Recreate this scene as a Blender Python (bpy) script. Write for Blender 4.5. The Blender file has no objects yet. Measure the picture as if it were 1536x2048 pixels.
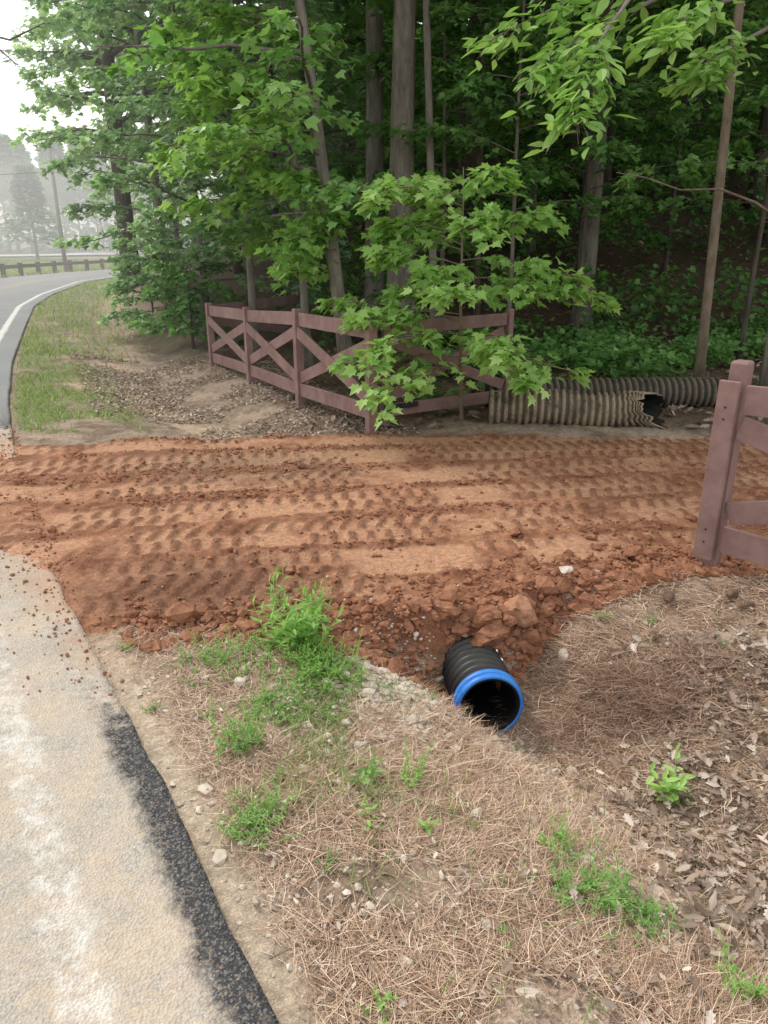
import bpy,bmesh,math,random
import numpy as np
from mathutils import Vector
rng=np.random.default_rng(11); random.seed(5)
R=math.radians
scn=bpy.context.scene
col=scn.collection
# ------------------------------------------------------------ camera
F=1479.0; TH=math.atan(544/F); CT,ST=math.cos(TH),math.sin(TH); CH=1.7
cd=bpy.data.cameras.new('camera'); cam=bpy.data.objects.new('camera',cd); col.objects.link(cam)
cam.location=(0,0,CH); cam.rotation_euler=(math.pi/2-TH,0,0)
cd.sensor_fit='VERTICAL'; cd.sensor_height=36; cd.lens=26; cd.clip_end=2000; cd.clip_start=.05
scn.camera=cam
def ray(px,py):
    x=(px-768)/F; y=-(py-1024)/F
    return np.array([x,CT+y*ST,-ST+y*CT])
# ------------------------------------------------------------ noise
def vn(x,y,s=0):
    x=np.asarray(x,float);y=np.asarray(y,float)
    xi=np.floor(x).astype(np.int64); yi=np.floor(y).astype(np.int64)
    fx=x-xi; fy=y-yi; fx=fx*fx*(3-2*fx); fy=fy*fy*(3-2*fy)
    def h(a,b):
        n=(a*374761393+b*668265263+s*982451653)&0xffffffff
        n=((n^(n>>13))*1274126177)&0xffffffff
        return ((n^(n>>16))&0xffff)/65535.
    return (h(xi,yi)*(1-fx)+h(xi+1,yi)*fx)*(1-fy)+(h(xi,yi+1)*(1-fx)+h(xi+1,yi+1)*fx)*fy
def fbm(x,y,f,o=3,s=0):
    r=0;a=.5;t=0
    for i in range(o):
        r=r+a*vn(x*f+i*7.3,y*f-i*3.1,s+i); t+=a; a*=.5; f*=2.03
    return r/t
def ss(v,a,b):
    t=np.clip((v-a)/(b-a),0,1); return t*t*(3-2*t)
# ------------------------------------------------------------ road edge and terrain
RW=5.0
EP=np.array([(3.6,-6),(1.9,-2.6),(.45,0),(-.24,1.195),(-.734,2.017),(-1.315,2.9),(-1.86,3.76),(-2.5,4.9),(-3.3,6.4),(-4.25,8.29),(-5.6,11.26),(-7.6,16.1),(-9.6,21),(-11.1,25.8),(-13.0,34),(-13.1,39),(-12.6,44),(-11,52),(-7,64),(2,80),(20,100),(50,140)])
_yy=np.arange(-6,140,.1); _xx=np.interp(_yy,EP[:,1],EP[:,0])
k=np.exp(-np.linspace(-2,2,17)**2); k/=k.sum()
_xs=np.convolve(np.pad(_xx,8,mode='edge'),k,'valid'); _xs[:8]=_xx[:8]; _xs[-8:]=_xx[-8:]
_sl=np.gradient(_xs,.1)
def xe(y): return np.interp(y,_yy,_xs)
def sle(y): return np.interp(y,_yy,_sl)
def dist(x,y): return (x-xe(y))/np.sqrt(1+sle(y)**2)
def yn(x): return np.interp(x,[-6,-1.4,.2,.55,.9,1.7,3,8],[3.0,3.0,3.04,3.12,3.46,3.66,3.9,4.6])+.16*(fbm(x,x*0+1.5,3,3,3)-.5)
def yf(x): return np.interp(x,[-6,-3.2,-2.1,-1,0,1,2.8,8],[6.3,6.35,6.6,6.75,6.8,6.7,6.6,6.9])+.3*(fbm(x,x*0+9.5,2.2,3,4)-.5)
def dmask(x,y): 
    q=.14*(fbm(x,y,5,2,8)-.5)
    return ss(y+q-yn(x),-.10,.13)*(1-ss(y+q-yf(x),-.15,.12))
TR=[(3.40,.02,.17,-9,.35),(3.84,.12,.20,-9,2.2),(4.34,.17,.2,-9,9),(4.86,.17,.2,-9,9),(5.42,.14,.2,-9,9),(5.98,.08,.21,-9,9),(6.45,.03,.17,-9,9)]
def tracks(x,y):
    z=0*x; m=0*x; lug=0*x
    for i,(y0,sl,hw,xa,xb) in enumerate(TR):
        yc=y0+sl*x-.02*np.minimum(x,0)**2+.07*(vn(x*.8,x*0+i,20)-.5)
        v=(y-yc)/hw; a=np.abs(v)
        mm=(1-ss(a,.8,1.15))*ss(x,xa,xa+.5)*(1-ss(x,xb-.5,xb))
        st=ss(fbm(x,y,1.8,3,30+i),.31,.48)
        ph=(x+(.025 if i%2 else -.03)*a+.02*vn(x*5,y*5,9))/.115+.5*(v>0)
        L=ss(np.sin(ph*2*np.pi)+.8*(fbm(x,y,22,2,33)-.5),.15,.5)*ss(a,.05,.2)
        z=z*(1-mm)+mm*(-.009+.018*L*st)
        z=z+.011*np.exp(-((a-1.18)/.12)**2)*ss(x,xa,xa+.5)*(1-ss(x,xb-.5,xb))*(.1+1.4*vn(x*9,y*9,i))
        m=np.maximum(m,mm); lug=lug*(1-mm)+mm*L*st
    return z,m,lug
def zsm(x,y):
    x=np.asarray(x,float);y=np.asarray(y,float)
    d=dist(x,y)
    wd=np.where(d<1.5,.50-.17*ss(y,2.2,2.8),.58)
    zn=-.03-np.interp(y,[.8,1.8,2.6],[.17,.24,.36])*np.exp(-((d-1.5)/wd)**2)+.05*ss(d,2.0,3)
    zf_=-.03-.2*np.exp(-((d-2.1)/.9)**2)+.04*ss(d,3,4)
    b=ss(y,4,7); z=zn*(1-b)+zf_*b
    z=z+.75*ss(d,1.3,2.7)*ss(y,13,20)
    s=(y-13)+.3*x
    hill=.33*np.where(s>0,s*s/(s+3.),0)*ss(d,3.2,9)
    hill=np.where(hill>13,13+(hill-13)*.1,hill); hill=np.minimum(hill,15)
    z=z+hill
    m=dmask(x,y); z=z*(1-m)+.006*m
    Wd=np.interp(y,[2.9,3.6,4.4,5.0,6.6],[.16,.22,.5,2.0,2.6])
    zc=.018*(1+d/Wd)+.05*(fbm(x,y,2.6,5,150)-.5)+.012*(fbm(x,y,22,2,151)-.5)-.028*(1-ss(y-yn(x),.0,1.2))-.03*ss(y-yf(x),-.9,0)
    zl=-.05*(1-m)+m*np.maximum(zc,-.05)
    sh=ss(d,-.04,.05); z=np.where(d<.05,zl*(1-sh)+z*sh,z)
    return z
def zf(x,y):
    x=np.asarray(x,float);y=np.asarray(y,float)
    z=zsm(x,y); d=dist(x,y); on=ss(d,0,.1); m=dmask(x,y)
    tz,tm,lug=tracks(x,y)
    e=(1-ss(y-yn(x),0,.45))*ss(y-yn(x),-.35,-.05)*ss(x,-.9,.2)
    crumb=(np.abs(fbm(x,y,9,4,50)-.5)*2)
    cz=tz+(.026*(crumb-.3)*(1-.8*tm)+.009*(fbm(x,y,30,3,52)-.5))+.10*e*(fbm(x,y,9,4,55)-.25)
    vz=.04*(fbm(x,y,2.5,3,60)-.5)+.035*(fbm(x,y,14,3,61)-.5)
    far=.25*(fbm(x,y,.25,3,62)-.5)*ss(np.hypot(x,y),9,25)
    return z+on*(m*cz+(1-m)*(vz+far*ss(d,1,4)))
_ts=np.geomspace(.8,400,4000)
def gp(px,py,fine=True):
    r=ray(px,py); P=np.array([0,0,CH])+_ts[:,None]*r
    h=(zf if fine else zsm)(P[:,0],P[:,1]); i=np.argmax(P[:,2]<h)
    return np.array([P[i,0],P[i,1],h[i]])
CC=np.array([.472,2.79,-.25]); CAX=np.array((.13,-1,.06)); CAX=CAX/np.linalg.norm(CAX)
def inpipe(P,r=.15):
    q=P-CC; s=q@CAX; rd=np.linalg.norm(q-s[:,None]*CAX,axis=1); return (rd<r)&(s<.0)&(s>-1)
# ------------------------------------------------------------ materials
def newmat(name):
    m=bpy.data.materials.new(name); m.use_nodes=True; nt=m.node_tree; nt.nodes.clear()
    o=nt.nodes.new('ShaderNodeOutputMaterial'); b=nt.nodes.new('ShaderNodeBsdfPrincipled')
    nt.links.new(b.outputs[0],o.inputs[0]); b.inputs['Roughness'].default_value=.9
    b.inputs['Specular IOR Level'].default_value=.25
    return m,nt,b,o
def setin(nt,s,v):
    if isinstance(v,bpy.types.NodeSocket): nt.links.new(v,s)
    else:
        if isinstance(v,(tuple,list)) and len(v)==3 and s.type=='RGBA': v=(*v,1)
        s.default_value=v
def noise(nt,scale,detail=3,vec=None,rough=.55):
    n=nt.nodes.new('ShaderNodeTexNoise'); n.inputs['Scale'].default_value=scale; n.inputs['Detail'].default_value=detail; n.inputs['Roughness'].default_value=rough
    if vec is not None: nt.links.new(vec,n.inputs['Vector'])
    return n.outputs['Fac']
def voro(nt,scale,vec=None,feat='F1'):
    n=nt.nodes.new('ShaderNodeTexVoronoi'); n.inputs['Scale'].default_value=scale; n.feature=feat
    if vec is not None: nt.links.new(vec,n.inputs['Vector'])
    return n
def ramp(nt,f,stops):
    n=nt.nodes.new('ShaderNodeValToRGB'); nt.links.new(f,n.inputs[0]); e=n.color_ramp.elements
    while len(e)<len(stops): e.new(.5)
    for q,(p,c) in zip(e,stops):
        q.position=p; q.color=(c,c,c,1) if isinstance(c,(int,float)) else (*c,1)
    return n.outputs[0]
def mix(nt,f,a,b,mode='MIX'):
    n=nt.nodes.new('ShaderNodeMix'); n.data_type='RGBA'; n.blend_type=mode
    setin(nt,n.inputs[0],f); setin(nt,n.inputs[6],a); setin(nt,n.inputs[7],b); return n.outputs[2]
def mth(nt,op,a,b=0.,c=0.):
    n=nt.nodes.new('ShaderNodeMath'); n.operation=op; setin(nt,n.inputs[0],a); setin(nt,n.inputs[1],b); setin(nt,n.inputs[2],c); return n.outputs[0]
def attr(nt,name,o='Fac'):
    n=nt.nodes.new('ShaderNodeAttribute'); n.attribute_name=name; return n.outputs[o]
def bump(nt,b,h,st=.5,dist_=.01):
    n=nt.nodes.new('ShaderNodeBump'); n.inputs['Strength'].default_value=st; n.inputs['Distance'].default_value=dist_
    nt.links.new(h,n.inputs['Height']); nt.links.new(n.outputs[0],b.inputs['Normal'])
def pos(nt): return nt.nodes.new('ShaderNodeNewGeometry').outputs['Position']
def objc(nt,sc=None):
    o=nt.nodes.new('ShaderNodeTexCoord').outputs['Object']
    if sc is None: return o
    m=nt.nodes.new('ShaderNodeMapping'); m.inputs['Scale'].default_value=sc; nt.links.new(o,m.inputs[0]); return m.outputs[0]
def m_ground():
    m,nt,b,o=newmat('ground_mixed'); p=pos(nt); c=attr(nt,'Col','Color')
    n1=ramp(nt,noise(nt,28,5,p,.7),[(.25,.6),(.5,.95),(.75,1.45)])
    c=mix(nt,1.,c,n1,'MULTIPLY')
    n2=ramp(nt,noise(nt,140,3,p,.7),[(.3,.6),(.55,1.0),(.72,1.55)])
    c=mix(nt,.8,c,n2,'MULTIPLY')
    nt.links.new(c,b.inputs['Base Color'])
    h=mth(nt,'ADD',noise(nt,60,4,p,.7),mth(nt,'MULTIPLY',noise(nt,220,2,p,.6),.4)); bump(nt,b,h,.8,.014)
    b.inputs['Roughness'].default_value=.95; return m
def m_road():
    m,nt,b,o=newmat('road_asphalt'); p=pos(nt); d=attr(nt,'d'); mud=attr(nt,'mud'); fr=attr(nt,'far'); du=attr(nt,'dusty')
    dn=mth(nt,'ADD',d,mth(nt,'MULTIPLY',mth(nt,'SUBTRACT',noise(nt,9,6,p,.75),.5),.16))
    agg=voro(nt,190,p).outputs['Color']
    bw=nt.nodes.new('ShaderNodeRGBToBW'); nt.links.new(agg,bw.inputs[0])
    worn=mix(nt,bw.outputs[0],(.24,.225,.205),(.50,.47,.43))
    dust=mix(nt,ramp(nt,noise(nt,2.6,6,p,.75),[(.40,0),(.58,1)]),worn,(.55,.44,.33))
    dust=mix(nt,.6,worn,dust)
    dust=mix(nt,ramp(nt,noise(nt,24,5,p,.8),[(.35,.35),(.6,0)]),dust,(.22,.20,.18))
    dark=mix(nt,ramp(nt,bw.outputs[0],[(.6,0),(.95,1)]),(.035,.036,.04),(.19,.185,.18))
    f=ramp(nt,mth(nt,'ADD',dn,1),[(.86,0),(.915,1)])
    f=mth(nt,'MULTIPLY',f,mth(nt,'SUBTRACT',1.,ramp(nt,mth(nt,'ADD',du,mth(nt,'MULTIPLY',mth(nt,'SUBTRACT',noise(nt,12,5,p,.8),.5),1.2)),[(.35,0),(.7,1)])))
    sp=ramp(nt,noise(nt,55,5,p,.8),[(.52,0),(.60,1)]); spm=mth(nt,'MULTIPLY',sp,ramp(nt,mth(nt,'ADD',d,1),[(.80,1),(.97,.3)]))
    c=mix(nt,f,dust,dark); c=mix(nt,mth(nt,'MULTIPLY',spm,.7),c,(.45,.35,.25))
    ln=ramp(nt,mth(nt,'ADD',dn,1),[(.55,0),(.58,1),(.66,1),(.70,0)])
    wear=ramp(nt,noise(nt,10,7,p,.85),[(.44,0),(.58,1)]); wear=mth(nt,'MAXIMUM',mth(nt,'MULTIPLY',wear,.6),mth(nt,'MULTIPLY',fr,.9))
    grey=mix(nt,bw.outputs[0],(.14,.145,.155),(.27,.275,.29)); grey=mix(nt,ramp(nt,noise(nt,.8,4,p),[(.3,0),(.7,.5)]),grey,(.29,.29,.29))
    c=mix(nt,fr,c,grey)
    c=mix(nt,mth(nt,'MULTIPLY',ln,wear),c,(.66,.65,.62))
    ye=ramp(nt,mth(nt,'MULTIPLY',d,-.1),[(.224,0),(.226,1),(.237,1),(.239,0),(.251,0),(.253,1),(.264,1),(.266,0)])
    c=mix(nt,mth(nt,'MULTIPLY',ye,.5),c,(.5,.38,.14))
    mm=ramp(nt,mth(nt,'ADD',mud,mth(nt,'MULTIPLY',mth(nt,'SUBTRACT',noise(nt,5,8,p,.82),.5),2.2)),[(.3,0),(.95,1)])
    mc=mix(nt,noise(nt,14,6,p,.75),(.30,.17,.105),(.54,.38,.27))
    c=mix(nt,mth(nt,'MULTIPLY',mm,.8),c,mc)
    nt.links.new(c,b.inputs['Base Color'])
    bump(nt,b,mth(nt,'ADD',voro(nt,120,p).outputs['Distance'],mth(nt,'MULTIPLY',noise(nt,30,4,p),mth(nt,'MULTIPLY',mm,2.5))),.8,.006)
    b.inputs['Roughness'].default_value=.85; return m
def m_leaf(name,dark,mid,light,tr=.4,rough=.5):
    m,nt,b,o=newmat(name); t=attr(nt,'tint')
    c=ramp(nt,t,[(0,dark),(.5,mid),(1,light)])
    nt.links.new(c,b.inputs['Base Color']); b.inputs['Roughness'].default_value=rough; b.inputs['Specular IOR Level'].default_value=.35
    if tr>0:
        T=nt.nodes.new('ShaderNodeBsdfTranslucent'); cc=mix(nt,1.,c,(1.25,1.3,.8),'MULTIPLY'); nt.links.new(cc,T.inputs[0])
        mx=nt.nodes.new('ShaderNodeMixShader'); mx.inputs[0].default_value=tr; nt.links.new(b.outputs[0],mx.inputs[1]); nt.links.new(T.outputs[0],mx.inputs[2]); nt.links.new(mx.outputs[0],o.inputs[0])
    return m
def m_noise(name,a,b_,sc=8,vs=None,bs=.5,bd=.01,rough=.9,det=4,spec=.25):
    m,nt,b,o=newmat(name); p=objc(nt,vs); n=noise(nt,sc,det,p,.65)
    nt.links.new(ramp(nt,n,[(.3,a),(.7,b_)]),b.inputs['Base Color']); bump(nt,b,noise(nt,sc*2.5,det,p,.65),bs,bd)
    b.inputs['Roughness'].default_value=rough; b.inputs['Specular IOR Level'].default_value=spec; return m
MG=m_ground(); MR=m_road()
ML=m_leaf('maple_leaf_green',(.055,.14,.04),(.155,.32,.09),(.33,.52,.18),.45)
MLF=m_leaf('hazy_leaf_green',(.13,.25,.13),(.29,.46,.23),(.46,.64,.37),.45)  # distance haze put into the leaf colour as a paler green
MLD=m_leaf('shade_leaf_green',(.03,.085,.025),(.08,.19,.05),(.17,.34,.09),.42)  # darker copy of the leaf green, deep wood shade put into the colour
MLB=m_leaf('bright_leaf_green',(.14,.28,.06),(.30,.50,.14),(.48,.68,.26),.45)
MLP=m_leaf('pine_foliage',(.07,.17,.07),(.14,.27,.11),(.22,.37,.16),.25)
MGR=m_leaf('grass_blades',(.12,.19,.05),(.24,.36,.11),(.46,.46,.22),.3,.6)
MST=m_leaf('pine_straw',(.14,.075,.05),(.39,.25,.17),(.76,.61,.46),0,.6)
MSD=m_leaf('dark_straw',(.08,.042,.03),(.20,.115,.08),(.42,.28,.2),0,.6)
MDL=m_leaf('dead_leaf',(.14,.095,.07),(.34,.255,.20),(.62,.54,.47),.1,.6)
MBK=m_noise('grey_bark',(.10,.09,.08),(.28,.25,.21),9,(1,1,.25),1.,.03)
MBD=m_noise('dark_bark',(.05,.043,.036),(.15,.125,.10),9,(1,1,.2),1.,.03)
MBL=m_noise('tan_bark',(.11,.09,.06),(.24,.19,.14),12,(1,1,.4),.6,.01)
MF=m_noise('fence_paint',(.185,.108,.098),(.295,.19,.172),5,(1,1,1),.35,.004,.6)
MCL=m_noise('clay',(.165,.065,.036),(.37,.178,.102),16,None,1.,.014)
MRK=m_noise('pale_rock',(.38,.31,.24),(.62,.56,.48),12,None,.6,.008)
MBP=m_noise('black_plastic',(.010,.010,.011),(.04,.037,.034),10,None,.15,.003,.45,4,.5)
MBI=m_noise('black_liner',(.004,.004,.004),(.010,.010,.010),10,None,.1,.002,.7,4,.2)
MBL2=m_noise('blue_plastic',(.015,.13,.50),(.05,.26,.72),9,None,.1,.002,.45,3,.5)
def m_oldpipe(name,a,b_,g_):
    m,nt,b,o=newmat(name); p=objc(nt); n=noise(nt,5,6,p,.75); gv=attr(nt,'tint')
    c=ramp(nt,n,[(.34,a),(.52,b_),(.66,a)]); c=mix(nt,ramp(nt,gv,[(.1,.75),(.7,0)]),c,g_)
    nt.links.new(c,b.inputs['Base Color']); bump(nt,b,noise(nt,25,4,p),.4,.006); b.inputs['Roughness'].default_value=.8; return m
MOP=m_oldpipe('old_pipe_dirt',(.09,.075,.058),(.32,.25,.175),(.07,.055,.04))
MOD=m_oldpipe('old_pipe_grey',(.06,.052,.044),(.15,.125,.095),(.025,.02,.017))
MIR=m_noise('black_iron',(.012,.012,.012),(.03,.03,.03),10,None,.2,.002,.5)
MPO=m_noise('pole_wood',(.20,.19,.17),(.32,.30,.27),4,(1,1,.2),.3,.01)
MFF=m_noise('dark_rail_wood',(.07,.055,.045),(.14,.11,.09),4,None,.3,.01)
MCO=m_noise('cone_brown',(.10,.06,.04),(.28,.19,.13),40,None,.4,.003)
MSR=m_noise('pale_asphalt',(.40,.40,.41),(.55,.55,.55),2,None,.2,.01)
# ------------------------------------------------------------ mesh helpers
class G:
    def __init__(s): s.V=[];s.F=[];s.T=[];s.n=0
    def add(s,V,Fs,t=.5):
        V=np.asarray(V,float); s.V.append(V)
        for f in Fs: s.F.append(np.asarray(f,dtype=np.int64)+s.n)
        s.T.append(np.full(len(V),t) if np.isscalar(t) else np.asarray(t,float)); s.n+=len(V)
    def tube(s,P,Rr,n=8,t=.5,cap=True):
        P=np.asarray(P,float); k=len(P); Rr=np.broadcast_to(np.asarray(Rr,float),(k,))
        T=np.gradient(P,axis=0); T/=np.linalg.norm(T,axis=1)[:,None]+1e-9
        ref=np.array([1,0,0.]) if abs(T[:,0]).mean()<.8 else np.array([0,0,1.])
        U=np.cross(T,ref); U/=np.linalg.norm(U,axis=1)[:,None]; W=np.cross(T,U)
        a=np.arange(n)*2*np.pi/n
        V=P[:,None]+Rr[:,None,None]*(np.cos(a)[None,:,None]*U[:,None]+np.sin(a)[None,:,None]*W[:,None])
        i=np.arange(k-1)[:,None]*n; j=np.arange(n)[None]; j2=(j+1)%n
        Q=np.stack([i+j,i+j2,i+n+j2,i+n+j],-1).reshape(-1,4)
        Fs=[Q]
        if cap: Fs+= [np.arange(n)[::-1][None],(np.arange(n)+(k-1)*n)[None]]
        s.add(V.reshape(-1,3),Fs,t)
    def board(s,A,B,w,th,up=(0,0,1),off=0.):
        A=np.array(A,float);B=np.array(B,float);a=B-A;a/=np.linalg.norm(a); up=np.array(up,float)
        n=np.cross(a,up); n/=np.linalg.norm(n); u=np.cross(n,a)
        V=[]
        for P in (A,B):
            for q,r in ((-1,-1),(1,-1),(1,1),(-1,1)): V.append(P+n*(q*th/2+off)+u*r*w/2)
        s.add(V,[np.array([[3,2,1,0],[4,5,6,7],[0,1,5,4],[1,2,6,5],[2,3,7,6],[3,0,4,7]])])
    def build(s,name,mat,parent=None,smooth=False,base=None,bevel=0):
        V=np.concatenate(s.V)
        if base is not None: V=V-np.asarray(base)
        me=bpy.data.meshes.new(name); me.vertices.add(len(V)); me.vertices.foreach_set('co',V.ravel())
        lo=np.concatenate([f.ravel() for f in s.F]); tot=np.concatenate([np.full(len(f),f.shape[1]) for f in s.F])
        st=np.concatenate([[0],np.cumsum(tot)[:-1]])
        me.loops.add(len(lo)); me.loops.foreach_set('vertex_index',lo.astype(np.int32))
        me.polygons.add(len(tot)); me.polygons.foreach_set('loop_start',st.astype(np.int32))
        me.update(calc_edges=True)
        me.polygons.foreach_set('use_smooth',np.full(len(tot),smooth))
        a=me.attributes.new('tint','FLOAT','POINT'); a.data.foreach_set('value',np.concatenate(s.T).astype(np.float32))
        me.materials.append(mat); o=bpy.data.objects.new(name,me); col.objects.link(o)
        if parent: o.parent=parent
        if bevel:
            b=o.modifiers.new('bevel','BEVEL'); b.width=bevel; b.segments=2
        return o
def tag(o,label=None,cat=None,group=None,kind=None):
    if label: o['label']=label
    if cat: o['category']=cat
    if group: o['group']=group
    if kind: o['kind']=kind
    return o
def thing(name,label,cat,loc,group=None):
    o=bpy.data.objects.new(name,None); col.objects.link(o); o.location=tuple(float(v) for v in loc); o.empty_display_size=.1
    return tag(o,label,cat,group)
def dup(root,loc,rz,sc=1,label=None,group=None):
    r=root.copy(); col.objects.link(r); r.location=tuple(float(v) for v in loc); r.rotation_euler=(0,0,rz); r.scale=(sc,)*3
    if label: r['label']=label
    if group: r['group']=group
    for ch in list(root.children):
        c=ch.copy(); col.objects.link(c); c.parent=r
    return r
def nrm(a): return a/(np.linalg.norm(a,axis=-1,keepdims=True)+1e-9)
def rotz(v,a):
    c,s=np.cos(a),np.sin(a); return np.stack([v[...,0]*c-v[...,1]*s,v[...,0]*s+v[...,1]*c,v[...,2]],-1)
def fold(right,zf_=.25):
    r=[(x,y,zf_*x-.12*y*y) for x,y in right]; l=[(-x,y,z) for x,y,z in r[1:-1]]
    V=np.array(r+l); n=len(r); 
    return V,[np.array([list(range(n))]),np.array([[0]+[n-1]+list(range(2*n-3,n-1,-1))])]
MAPLE=fold([(0,0),(.22,-.08),(.26,.08),(.52,.2),(.38,.32),(.50,.62),(.24,.52),(.15,.68),(0,1)])
OAK=fold([(0,0),(.08,.12),(.2,.24),(.13,.34),(.28,.5),(.17,.6),(.24,.78),(.08,.86),(0,1)])
MIDL=fold([(0,0),(.38,.08),(.48,.6),(.2,.58),(0,1)])
DIA=fold([(0,0),(.36,.4),(0,1)])
OVAL=fold([(0,0),(.13,.2),(.2,.5),(.13,.8),(0,1)])
LONG=fold([(0,0),(.1,.25),(.14,.5),(.08,.8),(0,1)])
HICK=fold([(0,0),(.16,.25),(.22,.5),(.12,.8),(0,1)])
def leaves(g,T,P,U,N,S,t):
    U=nrm(U); W=nrm(np.cross(U,N)); N=np.cross(W,U); tv,tf=T
    V=P[:,None]+S[:,None,None]*(tv[None,:,0:1]*W[:,None]+tv[None,:,1:2]*U[:,None]+tv[None,:,2:3]*N[:,None])
    k=len(tv); n=len(P); off=(np.arange(n)*k)[:,None]
    g.add(V.reshape(-1,3),[off+f for f in tf],np.repeat(np.clip(t,0,1),k))
def spray(gl,gw,path,nt,tl,lpt,ls,T,tb=.5,droop=.25,wood=True):
    path=np.asarray(path,float); k=len(path)
    t=rng.uniform(.12,1,nt)**.75; x=t*(k-1); i=np.minimum(x.astype(int),k-2); f=(x-i)[:,None]
    B=path[i]*(1-f)+path[i+1]*f; D=nrm(path[i+1]-path[i])
    D=rotz(D,rng.choice([-1,1],nt)*rng.uniform(.2,1.3,nt)); D[:,2]=D[:,2]*.4+rng.normal(0,.18,nt); D=nrm(D)
    L=tl*(1.15-.7*t)*rng.uniform(.5,1.2,nt)
    if wood:
        for q in range(nt):
            p0=B[q];p2=B[q]+D[q]*L[q]-np.array([0,0,droop*L[q]]);p1=(p0+p2)/2+np.array([0,0,droop*L[q]*.25])
            gw.tube([p0,p1,p2],[.006,.004,.002],3,cap=False)
    s=rng.uniform(.1,1.05,(nt,lpt))[...,None]; P=B[:,None]+D[:,None]*L[:,None,None]*s; P[...,2]-=droop*L[:,None]*s[...,0]**2
    P+=rng.normal(0,ls*.3,P.shape)
    U=rotz(np.repeat(D[:,None],lpt,1),rng.choice([-1,1],(nt,lpt))*rng.uniform(.1,1.4,(nt,lpt))); U[...,2]=-.35+rng.normal(0,.3,(nt,lpt))
    N=np.concatenate([rng.normal(0,.42,(nt,lpt,2)),np.ones((nt,lpt,1))],-1)
    tt=tb+rng.normal(0,.1,(nt,1))+rng.normal(0,.13,(nt,lpt))
    leaves(gl,T,P.reshape(-1,3),U.reshape(-1,3),N.reshape(-1,3),(ls*rng.uniform(.6,1.15,nt*lpt)),tt.ravel())
def trunkpath(base,H,lean,wob=.06,k=12):
    z=np.linspace(0,1,k); P=np.zeros((k,3)); ph=rng.uniform(0,6,2)
    P[:,0]=base[0]+lean[0]*z*H+wob*np.sin(z*5+ph[0])*H*.15*z; P[:,1]=base[1]+lean[1]*z*H+wob*np.sin(z*4+ph[1])*H*.15*z
    P[:,2]=base[2]-.15+z*(H+.15); return P
def at_h(P,h): return np.array([np.interp(h,P[:,2],P[:,i]) for i in range(3)])
def tree(name,label,base,H,r,lean=(0,0),zlo=1.,zhi=None,nl=14,L0=2.,L1=1.2,nt=14,tl=.7,lpt=9,ls=.14,T=MIDL,lm=ML,bm=MBK,az=None,spread=math.pi,tb=.5,rise=.25,group=None,wood=True,flare=True,cat='tree'):
    base=np.array([base[0],base[1],float(zsm(base[0],base[1])) if len(base)<3 else base[2]])
    o=thing(name,label,cat,base,group); P=trunkpath(base,H,lean)
    rr=r*(1-np.linspace(0,1,12)*.8); 
    if flare: rr[0]*=1.35; rr[1]*=1.05
    g=G(); g.tube(P,rr,12 if r>.05 else 7); g.build('trunk',bm,o,True,base)
    gl=G(); gw=G(); zhi=zhi or H
    for q in range(nl):
        u=(q+rng.uniform(0,1))/nl; h=base[2]+zlo+(zhi-zlo)*u; p0=at_h(P,h)
        a=(q*2.4+rng.uniform(-.3,.3)) if az is None else az+rng.uniform(-spread,spread)
        L=(L0+(L1-L0)*u)*rng.uniform(.7,1.15); s=np.linspace(0,1,6)[:,None]
        dr=np.array([math.cos(a),math.sin(a),0]); up=np.array([0,0,1.]); rs=rise+rng.uniform(-.12,.15)
        path=p0+dr*L*s+up*(rs*L*s-.38*L*s**2*.6)+rng.normal(0,.03*L,(6,3))*s
        gw.tube(path,np.linspace(max(.008,r*.3),.005,6),5,cap=False)
        spray(gl,gw,path,nt,tl,lpt,ls,T,tb+rng.normal(0,.07),wood=wood)
    gw.build('limbs',bm,o,True,base); gl.build('crown',lm,o,False,base)
    return o
# ------------------------------------------------------------ ground sheet
def axis(lo,hi,step,g1,end1,g2,end2):
    a=list(np.arange(lo,hi,step)); s=step
    while a[-1]<end1: s*=g1; a.append(a[-1]+s)
    while a[-1]<end2: s*=g2; a.append(a[-1]+s)
    return a
ypos=axis(.7,4.6,.0135,1.010,12,1.035,420)
yneg=[-60,-25,-10,-5,-3,-2,-1,-.5,0,.3,.5,.6]
Y=np.array(yneg+ypos)
xr=axis(-.3,2.3,.0135,1.015,8,1.05,420); xl=[-.3-(v+.3) for v in axis(-.3,2.0,.0135,1.015,8,1.05,420)][::-1][:-1]
X=np.array(xl+xr)
XX,YY=np.meshgrid(X,Y); x=XX.ravel(); y=YY.ravel(); z=zf(x,y)
nx,ny=len(X),len(Y)
i=np.arange(ny-1)[:,None]*nx; j=np.arange(nx-1)[None]
Q=np.stack([i+j,i+j+1,i+nx+j+1,i+nx+j],-1).reshape(-1,4)
P3=np.stack([x,y,z],-1); cen=P3[Q].mean(axis=1); Q=Q[~inpipe(cen,.148)]
g=G(); g.add(P3,[Q]); ground=g.build('ground',MG,None,True); tag(ground,kind='structure')
def L3(a,b,t): return np.asarray(a)*(1-t[:,None])+np.asarray(b)*t[:,None]
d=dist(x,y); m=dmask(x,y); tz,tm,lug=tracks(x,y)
def grassm(x,y):
    d=dist(x,y); n=fbm(x,y,2.2,3,70)
    near=np.exp(-((x+.42)/.5)**2-((y-2.5)/.6)**2)*1.3*ss(d,.15,.4)*(1-ss(d,1.1,1.4))*ss(fbm(x,y,4.5,2,71),.38,.58)
    far=ss(y,6.7,7.1)*ss(d,.0,.12)*(1-ss(d,.7,1.5))*1.1+ss(y,13,18)*ss(d,.2,.6)*(1-ss(d,1.4,2.2))*.5
    left=ss(-d,RW+.1,RW+.9)
    return np.clip((near+far+left)*ss(n,.25,.55),0,1)*(1-dmask(x,y))
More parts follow.
